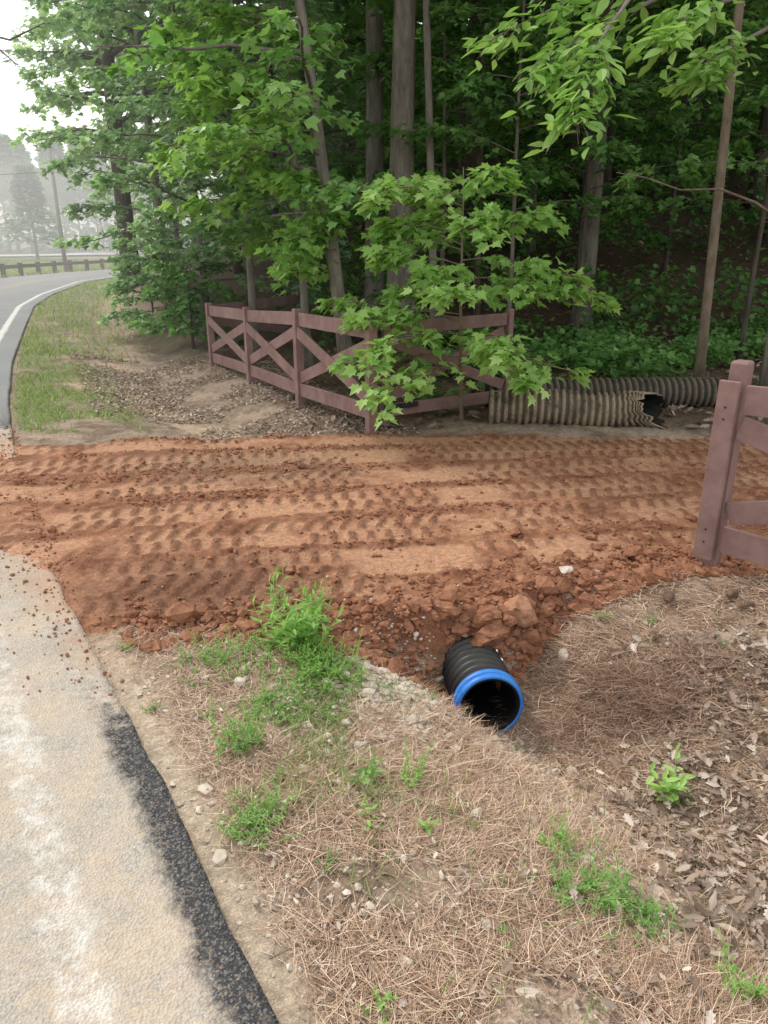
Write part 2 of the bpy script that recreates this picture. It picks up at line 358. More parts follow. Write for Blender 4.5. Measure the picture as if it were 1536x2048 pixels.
n1=fbm(x,y,3,4,80); n2=fbm(x,y,11,3,81); n3=fbm(x,y,.9,3,82)
C=L3((.20,.14,.10),(.40,.305,.23),ss(n1,.3,.7))
def over(C,c,t): t=np.clip(t,0,1)[:,None]; return C*(1-t)+np.asarray(c)*t
C=over(C,(.36,.285,.23),ss(n2,.45,.65)*.6)
w=np.exp(-((d-1.42)/.30)**2)*ss(y,1.4,1.8)*(1-ss(y,3.0,3.15))*ss(n2,.25,.45); C=over(C,(.56,.41,.285),w*.9)
w=np.exp(-((x-.06)/.32)**2-((y-2.7)/.3)**2)*1.5*ss(n2,.25,.45); C=over(C,(.62,.53,.42),w)
C=over(C,(.50,.41,.31),(1-ss(d,.0,.3))*ss(d,-.05,.02)*.8*(y<3.2))
sx=np.interp(y,[6.8,7.4,8.4,9.5,11,13],[-1.9,-1.6,-2.6,-3.9,-4.1,-4.6]); w=np.exp(-((x-sx)/.35)**2)*ss(y,7.0,7.5)*(1-ss(y,12,14))*ss(n1,.3,.5); C=over(C,(.54,.41,.29),w*.8)
w=ss(y,13,17)*ss(d,1.2,2.0)*(1-ss(d,3,4.5)); C=over(C,(.36,.255,.19),w*.8)
w=grassm(x,y); C=over(C,(.17,.20,.08),w*.7)
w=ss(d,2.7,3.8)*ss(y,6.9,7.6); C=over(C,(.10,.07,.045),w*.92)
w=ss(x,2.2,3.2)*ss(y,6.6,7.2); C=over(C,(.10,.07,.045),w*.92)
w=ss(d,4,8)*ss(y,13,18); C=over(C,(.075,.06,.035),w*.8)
w=ss(y,50,70)*ss(d,0,8); C=over(C,(.06,.10,.04),w*.8)
cl=L3((.22,.093,.05),(.375,.18,.103),ss(n2,.3,.65)); cl=over(cl,(.475,.265,.162),tm*ss(n1,.2,.55)*.85); cl=over(cl,(.185,.082,.046),tm*lug*.85)  # lugs: dark crumb, with tread shading put into the colour
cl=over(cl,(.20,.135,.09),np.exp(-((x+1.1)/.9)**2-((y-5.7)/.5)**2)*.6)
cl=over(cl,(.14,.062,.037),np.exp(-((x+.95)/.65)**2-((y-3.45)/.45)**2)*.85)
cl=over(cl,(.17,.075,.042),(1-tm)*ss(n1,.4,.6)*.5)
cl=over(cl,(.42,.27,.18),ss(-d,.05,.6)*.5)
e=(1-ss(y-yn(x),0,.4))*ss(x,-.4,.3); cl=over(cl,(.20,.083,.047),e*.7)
cm=ss(m+.35*(n2-.5),.3,.6)
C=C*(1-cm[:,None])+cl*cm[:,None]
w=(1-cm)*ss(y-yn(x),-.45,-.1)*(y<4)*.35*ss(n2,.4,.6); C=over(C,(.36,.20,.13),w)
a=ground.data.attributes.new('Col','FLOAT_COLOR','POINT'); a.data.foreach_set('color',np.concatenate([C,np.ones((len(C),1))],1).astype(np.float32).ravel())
# ------------------------------------------------------------ road
ry=np.array([-5,-3,-1,0,.5]+axis(.7,7,.025,1.03,30,1.06,135)); dd=np.array([0.,-.006,-.03]+list(-np.arange(.06,2,.03))+list(-np.arange(2.2,RW+.05,.2)))
YY,DD=np.meshgrid(ry,dd,indexing='ij'); s=sle(YY); ln=np.sqrt(1+s*s); ed=.025*(fbm(YY,YY*0+3,6,3,90)-.5)*(DD>-.1)
px_=xe(YY)+(DD+ed)/ln; py_=YY-(DD+ed)*s/ln
zz=.004+.008*(fbm(px_,py_,1.2,2,91)-.5)+.003*(fbm(px_,py_,12,3,92)-.5); zz=np.where(DD>-.003,-.07,zz)
xf,yf_,df=px_.ravel(),py_.ravel(),DD.ravel()
fb_=fbm(xf,yf_,2.2,4,93)-.5
mud=(ss(yf_+fb_*1.2,2.4,3.7)*(1-ss(yf_+fb_*.8,6.2,6.9)))
mud=mud*np.interp(yf_,[3,3.6,4.2,4.8,6.6],[.5,.5,.6,1.0,1.0])*np.interp(df,[-2.8,-1.0,-.35,0],[.6,.65,.95,1.25])
mud=mud+.45*ss(df,-.25,.0)*ss(yf_,2.4,3.2)*(1-ss(yf_,6.4,6.9))+fb_*.5*(yf_<8)
nyy,nxx=YY.shape; i=np.arange(nyy-1)[:,None]*nxx; j=np.arange(nxx-1)[None]
Q=np.stack([i+j,i+j+1,i+nxx+j+1,i+nxx+j],-1).reshape(-1,4)
g=G(); g.add(np.stack([xf,yf_,zz.ravel()],-1),[Q[:,::-1]]); road=g.build('road',MR,None,True); tag(road,kind='structure')
for nme,v in (('d',df),('mud',mud),('far',ss(yf_+fb_,6.2,8.5)),('dusty',ss(yf_,1.9,2.9)*(1-ss(yf_,6.5,7.5)))):
    a=road.data.attributes.new(nme,'FLOAT','POINT'); a.data.foreach_set('value',v.astype(np.float32))
def strip(name,pts,w,z,mat):
    P=np.array(pts,float); T=nrm(np.gradient(P,axis=0)); Nn=np.stack([T[:,1],-T[:,0]],-1); V=np.concatenate([np.c_[P+Nn*w/2,np.full(len(P),z)],np.c_[P-Nn*w/2,np.full(len(P),z)]]); n=len(P)
    g=G(); g.add(V,[np.array([[q,q+1,n+q+1,n+q] for q in range(n-1)])]); return tag(g.build(name,mat),kind='structure')
strip('side_road',[(-110,76),(-70,80),(-42,83),(-34,92),(-38,115),(-52,150),(-90,240)],9,.15,MSR)
# ------------------------------------------------------------ fences
def post(o,p,zt,w=.1,depth=.1,ang=0,name='post',zb=-.2,top=0.012):
    g=G(); c,s=math.cos(ang),math.sin(ang); hw,hd=w/2,depth/2
    V=[]
    for zz_,k_ in ((p[2]+zb,1),(zt-top,1),(zt,.82)):
        for a_,b_ in ((-hw,-hd),(hw,-hd),(hw,hd),(-hw,hd)): V.append((p[0]+(a_*c-b_*s)*k_,p[1]+(a_*s+b_*c)*k_,zz_))
    f=[[3,2,1,0],[8,9,10,11]]
    for L in (0,4):
        for q in range(4): f.append([L+q,L+(q+1)%4,L+4+(q+1)%4,L+4+q])
    g.add(V,[np.array(f)]); g.build(name,MF,o,False,o.location,.003)
def panel(o,A,B,tA,tB,bA,bB,w=.14,th=.03,flip=False,wt=None,gap=.052):
    A=np.array(A,float);B=np.array(B,float);u=(B-A)/np.linalg.norm(B-A); a=A+u*gap; b=B-u*gap
    def pt(p,z): return np.array([p[0],p[1],z])
    g=G(); g.board(pt(a,tA),pt(b,tB),wt or w,th); g.build('top_rail',MF,o,False,o.location,.003)
    g=G(); g.board(pt(a,bA),pt(b,bB),w,th); g.build('bottom_rail',MF,o,False,o.location,.003)
    h=w*.95; c0=(pt(a,tA-h),pt(b,bB+h)); c1=(pt(a,bA+h),pt(b,tB-h))
    if flip: c0,c1=c1,c0
    g=G(); g.board(*c0,w*.85,th*.8,off=.0); g.build('brace',MF,o,False,o.location,.003)
    g=G(); g.board(*c1,w*.85,th*.8,off=-th*.85); g.build('brace',MF,o,False,o.location,.003)
PL=[(-.12,6.9),(-.96,8.42),(-1.8,10.0),(-2.65,11.56)]; ZT=[1.03,.99,.88,.81]
LF=thing('wooden_fence','mauve brown wooden fence with crossed braces left of the driveway mouth','fence',(PL[0][0],PL[0][1],float(zsm(*PL[0]))))
bs=[.17,.10,.06,.0]
for q,(p,zt) in enumerate(zip(PL,ZT)):
    post(LF,(p[0],p[1],float(zsm(*p))),zt,.09,.09,math.atan2(1.58,-.85))
    if q: panel(LF,PL[q-1],p,ZT[q-1]-.11,zt-.11,bs[q-1],bs[q],.145)
RP=(-1.5,13.4); post(LF,(RP[0],RP[1],float(zsm(*RP))),.86,.1,.1,.9); panel(LF,PL[3],RP,.69,.74,.0,.05,.15)
ga,gb=np.array([.02,6.98]),np.array([1.28,7.72])
GT=thing('wooden_gate','open mauve brown wooden gate half hidden by maple leaves','gate',(ga[0],ga[1],0))
post(GT,(ga[0],ga[1],.28),1.02,.07,.05,.53,'stile'); post(GT,(gb[0],gb[1],.28),1.05,.06,.05,.53,'stile'); panel(GT,ga,gb,.93,.95,.17,.17,.12)
g=G(); g.board((.0,6.93,.2),(.33,7.12,.205),.05,.012,off=.0); g.build('hinge_strap',MIR,GT,False,GT.location,.002)
rp=gp(1412,1140,False); rp=np.array([rp[0],rp[1]]); rz0=float(zsm(*rp)); ud=np.array([.70,-.714])
RF=thing('wooden_fence','mauve brown wooden fence right of the driveway beside the new culvert','fence',(rp[0],rp[1],rz0))
an=math.atan2(ud[1],ud[0])
post(RF,(rp[0]+.03,rp[1]+.035,rz0),rz0+1.12,.085,.085,an)
fb=rp+np.array([-.042,-.022]); g=G(); g.board((fb[0],fb[1],rz0+.08),(fb[0],fb[1],rz0+1.03),.10,.03,up=(ud[0],ud[1],0)); g.build('face_board',MF,RF,False,RF.location,.004)
r0=rp+np.array([.0,-.01]); r1=r0+ud*1.9
panel(RF,r0,r1,rz0+.94,rz0+1.0,rz0+.2,rz0+.16,.145,.03)
post(RF,(r1[0],r1[1],float(zsm(*r1))),rz0+1.15,.1,.1,an)
for k_ in (.18,.25,.84,.9):
    nn=np.array([-.714,-.70]); c=np.array([fb[0],fb[1]])+nn*.0155
    g=G(); g.tube([(c[0],c[1],rz0+k_),(c[0]+nn[0]*.004,c[1]+nn[1]*.004,rz0+k_)],.005,8); g.build('bolt',MIR,RF,False,RF.location)
# ------------------------------------------------------------ culvert pipe
def pipe_geo(o,c,ax,L,r,pitch,amp,mat,name='corrugated_wall',crush=None,seg=48,wall=.03):
    ax=nrm(np.array(ax,float)); ref=np.array([0,0,1.]); U=nrm(np.cross(ax,ref)); W=np.cross(U,ax); n=int(L/pitch*10)
    s=np.linspace(0,L,n); wv=np.clip(np.sin(s/pitch*2*np.pi)*1.7,-1,1); rr=r-amp+amp*wv
    a=np.linspace(0,2*np.pi,seg,endpoint=False)
    def ring(s_,r_):
        P=c-ax*s_[:,None,None]+r_[:,None,None]*(np.cos(a)[None,:,None]*U+np.sin(a)[None,:,None]*W)
        if crush is not None: P=crush(P,s_,a,U,W,ax)
        return P
    def addr(g,P,t=.5):
        k=len(P); i=np.arange(k-1)[:,None]*seg; j=np.arange(seg)[None]; j2=(j+1)%seg
        g.add(P.reshape(-1,3),[np.stack([i+j,i+j2,i+seg+j2,i+seg+j],-1).reshape(-1,4)],t)
    g=G(); addr(g,ring(s,rr),np.repeat(wv*.5+.5,seg)); g.build(name,mat,o,True,o.location)
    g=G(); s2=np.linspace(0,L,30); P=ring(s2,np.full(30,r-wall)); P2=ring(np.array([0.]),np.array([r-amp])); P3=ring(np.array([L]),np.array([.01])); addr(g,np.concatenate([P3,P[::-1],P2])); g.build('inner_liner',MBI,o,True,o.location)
    return ax,U,W,addr,ring
cc=CC; ax=CAX
CU=thing('culvert_pipe','new black corrugated culvert pipe with blue rim poking out under the clay','pipe',(cc[0],cc[1],cc[2]-.156))
A_=pipe_geo(CU,cc,ax,1.6,.152,.052,.010,MBP,wall=.0235)
ring=A_[4]; addr=A_[3]
g=G(); addr(g,ring(np.array([.016,.0,-.004,.0,.024,.026,.02]),np.array([.1305,.138,.146,.153,.156,.149,.145]))); g.build('blue_rim',MBL2,CU,True,CU.location)
g=G(); addr(g,ring(np.array([.032,.032,.042,.056,.062,.062]),np.array([.146,.154,.158,.158,.153,.146]))); g.build('blue_band',MBL2,CU,True,CU.location)
def crush(P,s,a,U,W,ax):
    f=np.exp(-(s/.35)**2)[:,None,None]
    cz=(P-P.mean(axis=1,keepdims=True)); up=(cz@W)[...,None]
    P=P-f*.06*up*W+ .012*np.sin(a*3+1)[None,:,None]*f*W+.012*(np.sin(s*7)[:,None,None])*W+.01*np.sin(s*11+1)[:,None,None]*U
    t=np.clip(np.cos(a-.75),0,1)**.8+.10*np.sin(a*9)+.07*np.sin(a*15+1)
    return P-ax*(.26*t)[None,:,None]*np.exp(-(s/.24)**1.5)[:,None,None]
pc=np.array([2.70,7.02,.15]); OP=thing('old_culvert_pipe','old dirty tan corrugated pipe with a torn open end beside the gate','pipe',(pc[0],pc[1],0))
pipe_geo(OP,pc,(1,-.12,.0),1.68,.185,.068,.012,MOP,crush=crush,wall=.028)
pc=np.array([3.6,7.95,.15]); OP2=thing('old_culvert_pipe','dark grey corrugated pipe lying behind the tan torn pipe','pipe',(pc[0],pc[1],0))
pipe_geo(OP2,pc,(1,.03,0),2.5,.17,.07,.014,MOD,wall=.03)
# ------------------------------------------------------------ rocks, clods
def rock_template(seed,sub=2,flat=.75):
    bm=bmesh.new(); bmesh.ops.create_icosphere(bm,subdivisions=sub,radius=1); r=np.random.default_rng(seed)
    V=np.array([v.co[:] for v in bm.verts]); Fx=np.array([[v.index for v in f.verts] for f in bm.faces]); bm.free()
    for _ in range(14):
        n=nrm(r.normal(0,1,3)); h=r.uniform(.45,.8); dd_=V@n; V=V-np.clip(dd_-h,0,None)[:,None]*n
    q=fbm(V[:,0]*2+V[:,2],V[:,1]*2-V[:,2]*1.3,2.2,3,seed)-.5
    V=V*(1+.3*q[:,None]+.05*r.normal(0,1,(len(V),1))); V/=np.abs(V).max()*.8; V[:,2]*=flat; V[:,0]*=r.uniform(.75,1.3); return V,[Fx]
RT=[rock_template(q,3) for q in range(9)]; RT1=[rock_template(20+q,1) for q in range(6)]
def rock(name,label,cat,p,sz,mat,group=None,k=0,sink=.3):
    g=G(); V,Fx=RT[k%9]; a=rng.uniform(0,6); W=V*sz/2; W=rotz(W,a); g.add(W,Fx); o=g.build(name,mat,None,False); o.location=(p[0],p[1],p[2]+sz*.35*(1-sink)); o.rotation_euler=(rng.normal(0,.3),rng.normal(0,.3),0) ;return tag(o,label,cat,group)
MC2=m_noise('orange_clay',(.27,.125,.07),(.44,.24,.15),9,None,.8,.01)
rock('clay_lump','large angular lump of orange clay above the new culvert','clay lump',gp(1030,1238),.19,MC2,k=1)
rock('clay_lump','dark red lump of clay just behind the culvert rim','clay lump',gp(985,1282),.15,MCL,k=2)
rock('clay_lump','red clay lump resting right of the culvert rim','clay lump',gp(1055,1300),.13,MCL,k=3)
rock('clay_lump','squat clay lump above the corrugated ridges of the culvert','clay lump',gp(915,1270),.11,MCL,k=6)
rock('stone','white stone on the clay left of the right fence post','stone',gp(1130,1145),.075,MRK,k=4)
rock('stone','small pale stone right of the white stone on the clay','stone',gp(1192,1150),.05,MRK,k=0)
rock('stone','rounded tan stone on the pine straw above the leaf heap','stone',gp(1130,1316),.06,MRK,k=3)
rock('stone','pale round stone in the litter near the bottom of the frame','stone',gp(970,1852),.035,MRK,k=3)
rock('stone','flat white stone on the verge below the tall weed','stone',gp(480,1375),.055,MRK,k=5)
for q in range(66):
    if q<34: p=gp(rng.uniform(600,1090),rng.normal(1222,24))
    elif q<48: p=gp(rng.uniform(880,1090),rng.normal(1255,18))
    else: p=gp(rng.uniform(1060,1400),rng.normal(1130,22))
    if inpipe(p[None],.2)[0]: p=p+np.array([0,.15,.05])
    rock('clay_clod','fist sized clod of red clay along the driveway edge','clay clod',p,(.055 if 34<=q<48 else .035)+rng.gamma(2,.014),MCL,'red clay clods along the near edge of the driveway',q,.4)
def scat(name,mat,pts,sz,RTs=RT1,kind='stuff',label=None,cat=None):
    kp=~inpipe(pts,.155); pts=pts[kp]; sz=sz[kp]
    g=G(); k=rng.integers(0,len(RTs),len(pts))
    for q,T in enumerate(RTs):
        P=pts[k==q]; S=sz[k==q]; n=len(P)
        if n==0: continue
        a=rng.uniform(0,6.28,n); V=T[0][None]*S[:,None,None]*rng.uniform(.7,1.3,(n,1,3)); V=rotz(V,a[:,None]); V=V+P[:,None]; V[...,2]+=S[:,None]*.3
        kk=len(T[0]); off=(np.arange(n)*kk)[:,None,None]; g.add(V.reshape(-1,3),[(off+T[1][0][None]).reshape(-1,3)],np.repeat(rng.uniform(0,1,n),kk))
    return tag(g.build(name,mat),label,cat,None,kind)
def onz(x,y): return np.stack([x,y,zf(x,y)],-1)
xs=rng.uniform(-2,4,14000); w=rng.exponential(.13,14000)-.12; ys=yn(xs)+w; ok=(xs>-1.3)&(dist(xs,ys)>.15)&(rng.random(14000)<np.where(xs>-.3,1,.45)); xs,ys=xs[ok],ys[ok]
scat('clay_crumbs',MCL,onz(xs,ys),rng.gamma(1.5,.006,len(xs))+.0025,label='crumbled red clay along the driveway edge',cat='clay')
xs=rng.uniform(-3.5,5,40000); ys=rng.uniform(3,7,40000); _,tm_,lg_=tracks(xs,ys); ok=(dmask(xs,ys)>.6)&(dist(xs,ys)>-.05)&(rng.random(40000)<(.8-.76*tm_+.3*lg_)*ss(fbm(xs,ys,2,2,99),.25,.55)); xs,ys=xs[ok],ys[ok]
scat('clay_crumbs',MCL,onz(xs,ys),rng.gamma(2,.0032,len(xs))+.0022,label='loose clay crumbs between the tyre tracks',cat='clay')
xs=np.concatenate([rng.normal(.06,.2,2300),rng.uniform(-1,2.4,2600),rng.normal(.6,.12,900)]); ys=np.concatenate([rng.normal(2.7,.22,2300),rng.uniform(1.05,3.1,2600),rng.uniform(1.8,2.75,900)]); ok=(dist(xs,ys)>.02)&(ys>.9); xs,ys=xs[ok],ys[ok]
scat('gravel',MRK,onz(xs,ys),rng.gamma(2,.0026,len(xs))+.0022,label='pale gravel scattered on the verge',cat='gravel')
t=rng.uniform(2.5,7,900); dd_=-rng.exponential(.2,900)+.05; xs=xe(t)+dd_; zz_=np.maximum(zf(xs,t),.006)
scat('clay_crumbs',MCL,np.stack([xs,t,zz_],-1),rng.gamma(2,.0018,len(xs))+.0015,label='clay crumbs spilled over the road edge',cat='clay')
# ------------------------------------------------------------ ground litter
def persp(n,x0,x1,y0,y1):
    y=y0*(y1/y0)**rng.random(n); u=rng.uniform(-.62,.62,n); x=u*(y+1.0); return x,y
def ribbons(g,P,D,L,Wd,t,curl=.3,up=0.):
    n=len(P); side=nrm(np.cross(D,np.array([0,0,1.]))); bend=rng.normal(0,curl,n)[:,None]
    p0=P; p1=P+D*L[:,None]*.5+side*(L[:,None]*.5*bend*.5)+np.array([0,0,1.])*(L*up*.5)[:,None]; p2=P+D*L[:,None]+side*(L[:,None]*bend)+np.array([0,0,1.])*(L*up*.6)[:,None]
    hw=(Wd/2)[:,None]*side
    V=np.stack([p0-hw,p0+hw,p1-hw,p1+hw,p2-hw*.3,p2+hw*.3],1)
    off=(np.arange(n)*6)[:,None]; g.add(V.reshape(-1,3),[np.concatenate([off+np.array([0,1,3,2]),off+np.array([2,3,5,4])])],np.repeat(t,6))
def straw(xs,ys,wd,zr=.02,mat=MST,tb=.48,label=None,dens=True,L=(.05,.12),tilt=.1):
    g=G(); dd_=dist(xs,ys)
    den=ss(fbm(xs,ys,2.5,3,101),.24,.52)*(1-ss(dmask(xs,ys),.05,.4))*ss(dd_,.03,.3)*(1-.7*grassm(xs,ys))*(1-.85*np.exp(-((dd_-1.42)/.26)**2)*ss(ys,1.5,1.9))*(1-.75*np.exp(-((xs-.06)/.25)**2-((ys-2.7)/.25)**2))
    if not dens: den=np.ones(len(xs))
    ok=rng.random(len(xs))<den; xs,ys=xs[ok],ys[ok]; P=onz(xs,ys); ok=~inpipe(P,.17); P=P[ok]; xs,ys=xs[ok],ys[ok]; n=len(xs); P[:,2]+=rng.uniform(.002,zr,n)
    a=rng.normal(.4,1.4,n)+2*fbm(xs,ys,3,2,102); D=np.stack([np.cos(a),np.sin(a),rng.normal(0,tilt,n)],-1)
    ribbons(g,P,D,rng.uniform(*L,n),rng.uniform(wd*.7,wd*1.3,n),rng.normal(tb,.27,n),.25)
    return tag(g.build('pine_straw',mat),label,'pine straw',None,'stuff')
xs,ys=persp(150000,0,0,1.0,3.2); straw(xs,ys,.0016,label='brown pine straw matted over the near verge')
straw(rng.uniform(.2,3.2,56000),rng.uniform(2.2,4.2,56000),.0025,label='brown pine straw on the bank below the right fence')
b_=gp(1290,1400); n=5500; xs=b_[0]+rng.normal(0,.20,n); ys=b_[1]+rng.normal(0,.10,n)+.06*np.sin(xs*14); straw(xs,ys,.0022,.045,MSD,.55,'dark tangle of matted straw and roots right of the culvert',False,(.05,.14),.28)
def litter(name,label,n,region,sz,tb=.5,zr=.024,cl_=1.5):
    g=G(); xs,ys=region(n); ok=(dist(xs,ys)>.1)&(dmask(xs,ys)<.25); xs,ys=xs[ok],ys[ok]; P=onz(xs,ys); ok=~inpipe(P,.18); P=P[ok]; n=len(P); P[:,2]+=rng.uniform(.006,zr,n)
    a=rng.uniform(0,6.28,n); U=np.stack([np.cos(a),np.sin(a),rng.normal(0,.3,n)],-1); N=np.stack([rng.normal(0,.5,n),rng.normal(0,.5,n),np.ones(n)],-1)
    k=rng.integers(0,4,n)
    for q,T in enumerate((OAK,OVAL,OAK,OAK)):
        for cv in (0,1):
            s=(k==q)&(np.arange(n)%2==cv); tv=T[0].copy()
            tv[:,2]=(np.abs(tv[:,0])*(1.1 if cv else -.9))+(.35 if cv else -.3)*(tv[:,1]-.4)**2*2
            leaves(g,(tv,T[1]),P[s],U[s],N[s],sz*rng.gamma(6,1/6,s.sum()).clip(.3,cl_),rng.normal(tb,.25,s.sum()))
    return tag(g.build(name,MDL),label,'dead leaves',None,'stuff')
def reg_right(n):
    y=rng.uniform(1.0,3.1,n); x=rng.uniform(.3,2.6,n); pr=ss(x-(.80+.02*(2.7-y)),-.1,.35)*.9*ss(fbm(x,y,1.8,3,140),.36,.56)*(1-.7*ss(y,2.7,3.1))+.10*(y<1.7)
    ok=rng.random(n)<pr; return x[ok],y[ok]
litter('leaf_litter','dead oak leaves drifted over the bank right of the ditch',18000,reg_right,.045,tb=.46,zr=.028,cl_=1.35)
litter('leaf_litter','scattered dead leaf scraps on the near verge',9000,lambda n:persp(n,0,0,1.0,3.6),.018,tb=.55)
def reg_far(n):
    y=rng.uniform(6.9,12.5,n); x=xe(y)+rng.uniform(.9,3.9,n); ok=fbm(x,y,1.3,3,141)>.36; return x[ok],y[ok]
litter('leaf_litter','grey brown chips and leaves before the left fence',20000,reg_far,.042,tb=.5)
def reg_forest(n):
    y=rng.uniform(6.9,20,n)**1.; x=rng.uniform(-1,9,n); ok=dist(x,y)>2.8; return x[ok],y[ok]
litter('leaf_litter','dark leaf litter on the forest floor',9000,reg_forest,.10,tb=.15)
# grass
g=G(); xs,ys=persp(150000,0,0,1.2,13); dd_=dist(xs,ys); den=grassm(xs,ys)+.02*(dd_>.3)*(ys<3.2)
ok=(rng.random(len(xs))<den)&(dd_>0.03)&(dd_<6)&(dmask(xs,ys)<.3); xs,ys=xs[ok],ys[ok]; n=len(xs); P=onz(xs,ys); a=rng.uniform(0,6.28,n)
D=nrm(np.stack([np.cos(a)*.6,np.sin(a)*.6,rng.uniform(.3,1.3,n)],-1)); sc=np.where(ys>6,1.5,1.)*(.5+fbm(xs,ys,1.5,2,77))
ribbons(g,P,D,rng.uniform(.02,.08,n)*sc,rng.uniform(.002,.0045,n)*np.where(ys>6,2.6,1),rng.normal(.45,.22,n),.4,-.1)
xs=rng.uniform(-14,-4,26000); ys=rng.uniform(12,40,26000); dd_=dist(xs,ys); ok=(dd_>.05)&(dd_<2.2)&(rng.random(26000)<.35+.65*grassm(xs,ys)); xs,ys=xs[ok],ys[ok]; n=len(xs); P=onz(xs,ys); a=rng.uniform(0,6.28,n)
D=nrm(np.stack([np.cos(a)*.6,np.sin(a)*.6,rng.uniform(.4,1.3,n)],-1)); ribbons(g,P,D,rng.uniform(.06,.2,n),np.full(n,.02),rng.normal(.55,.2,n),.4,-.1)
xs=rng.uniform(-45,-14,40000); ys=rng.uniform(28,75,40000); dd_=dist(xs,ys); ok=(dd_<-RW-.4); xs,ys=xs[ok],ys[ok]; n=len(xs); P=onz(xs,ys); a=rng.uniform(0,6.28,n)
D=nrm(np.stack([np.cos(a)*.6,np.sin(a)*.6,rng.uniform(.4,1.3,n)],-1)); ribbons(g,P,D,rng.uniform(.1,.25,n),np.full(n,.05),rng.normal(.6,.2,n),.4,-.1)
tag(g.build('grass',MGR),'short green grass along the verges','grass',None,'stuff')
# ------------------------------------------------------------ weeds
def weed(label,px,py,h,nst,nl,ls,T=OVAL,mat=MLB,tb=.5,spread=.35,name='weed',group=None,cat='weed',sp=.012):
    b=gp(px,py); o=thing(name,label,cat,b,group); gs=G(); gl=G()
    for q in range(nst):
        a=rng.uniform(0,6.28); l=h*rng.uniform(.6,1.1); tilt=rng.uniform(.05,spread); s=np.linspace(0,1,5)[:,None]
        of=rng.normal(0,1,2).clip(-2,2)*sp; st=np.array([b[0]+of[0],b[1]+of[1],0]); st[2]=float(zf(st[0],st[1])); dr=np.array([math.cos(a)*tilt,math.sin(a)*tilt,1]); path=st+dr*l*s+np.array([math.cos(a),math.sin(a),0])*l*.25*s**2-np.array([0,0,.01])
        gs.tube(path,np.linspace(.0025,.001,5),5)
        u=np.linspace(.15,1,nl); x_=u*4; i_=np.minimum(x_.astype(int),3); f_=(x_-i_)[:,None]; P=path[i_]*(1-f_)+path[i_+1]*f_
        aa=np.arange(nl)*2.4+rng.uniform(0,6); U=np.stack([np.cos(aa),np.sin(aa),rng.uniform(.0,.6,nl)],-1); U[-1]=(0.2,0,1)
        N=np.stack([rng.normal(0,.2,nl),rng.normal(0,.2,nl),np.ones(nl)],-1)-.3*U
        leaves(gl,T,P,U,N,ls*(1.15-.5*u)*rng.uniform(.8,1.1,nl),rng.normal(tb,.15,nl))
    so_=gs.build('stems',MLB,o,True,b); gl.build('leaves',mat,o,False,b)
    if nst>9: so_['kind']='stuff'
    return o
weed('tall leafy weed standing against the clay edge left of the culvert',605,1285,.27,34,12,.075,LONG,MLB,.35,.6,sp=.07)
weed('bushy low clover clump in front of the tall weed',640,1340,.11,150,6,.028,OVAL,MLB,.3,1.1,sp=.085)
weed('clover clump spreading left of the tall weed',460,1315,.07,130,5,.023,OVAL,ML,.7,1.3,sp=.10)
weed('low clover patch between the tall weed and the grassy weed',570,1400,.05,100,5,.02,OVAL,ML,.7,1.3,sp=.09)
weed('young sapling with broad bright leaves on the leaf covered bank',1345,1600,.15,4,8,.085,OVAL,MLB,.7,.7,'tree_seedling',cat='seedling')
weed('grassy weed cluster beside the road below the clover',480,1500,.15,28,9,.03,LONG,ML,.7,.7,sp=.045)
weed('bright green weed low on the verge left of the frame centre',520,1650,.09,60,7,.02,OVAL,ML,.75,1.,sp=.05)
weed('slender upright weed in front of the culvert',820,1570,.14,7,16,.022,LONG,MLB,.5,.35)
weed('broad leafed weed left of the slender weed',735,1560,.10,4,6,.05,OVAL,ML,.7,.6)
weed('three leafed weed right of the verge centre',845,1660,.06,3,5,.045,OVAL,MLB,.6,.9)
weed('small round leafed weed between the verge weeds',745,1650,.06,3,5,.035,OVAL,MLB,.6,.9)
weed('long trailing leafy weed in the lower right',1180,1790,.09,60,8,.022,OVAL,ML,.7,1.3,sp=.06)
weed('leafy weed above the trailing weed on the ditch side',1110,1700,.11,12,8,.026,OVAL,MLB,.4,.7,sp=.03)
weed('leafy weed patch right of the trailing weed',1270,1840,.06,50,6,.024,OVAL,ML,.7,1.3,sp=.055)
weed('small weed near the bottom centre among gravel',1020,1890,.05,4,6,.024,OVAL,ML,.7,.8)
weed('grassy weed in the bottom right corner',1480,1990,.10,12,8,.035,LONG,MLB,.4,.8,sp=.03)
weed('weed at the bottom edge of the frame',770,2010,.06,8,7,.022,OVAL,MLB,.5,.9)
for q,(a_,b_) in enumerate([(690,1400),(660,1440),(860,1400),(900,1620),(560,1560),(600,1480),(700,1330),(1210,1240),(1300,1250),(1440,1290),(390,1380),(930,1660),(250,1300),(300,1420),(540,1400),(430,1430),(620,1620),(1060,1760),(650,1740)]):
    weed('little green sprout on the verge',a_,b_,rng.uniform(.03,.07),5,6,.02,OVAL,ML,.6,1.1,'sprout',group='small sprouts on the verge',cat='weed',sp=.001)
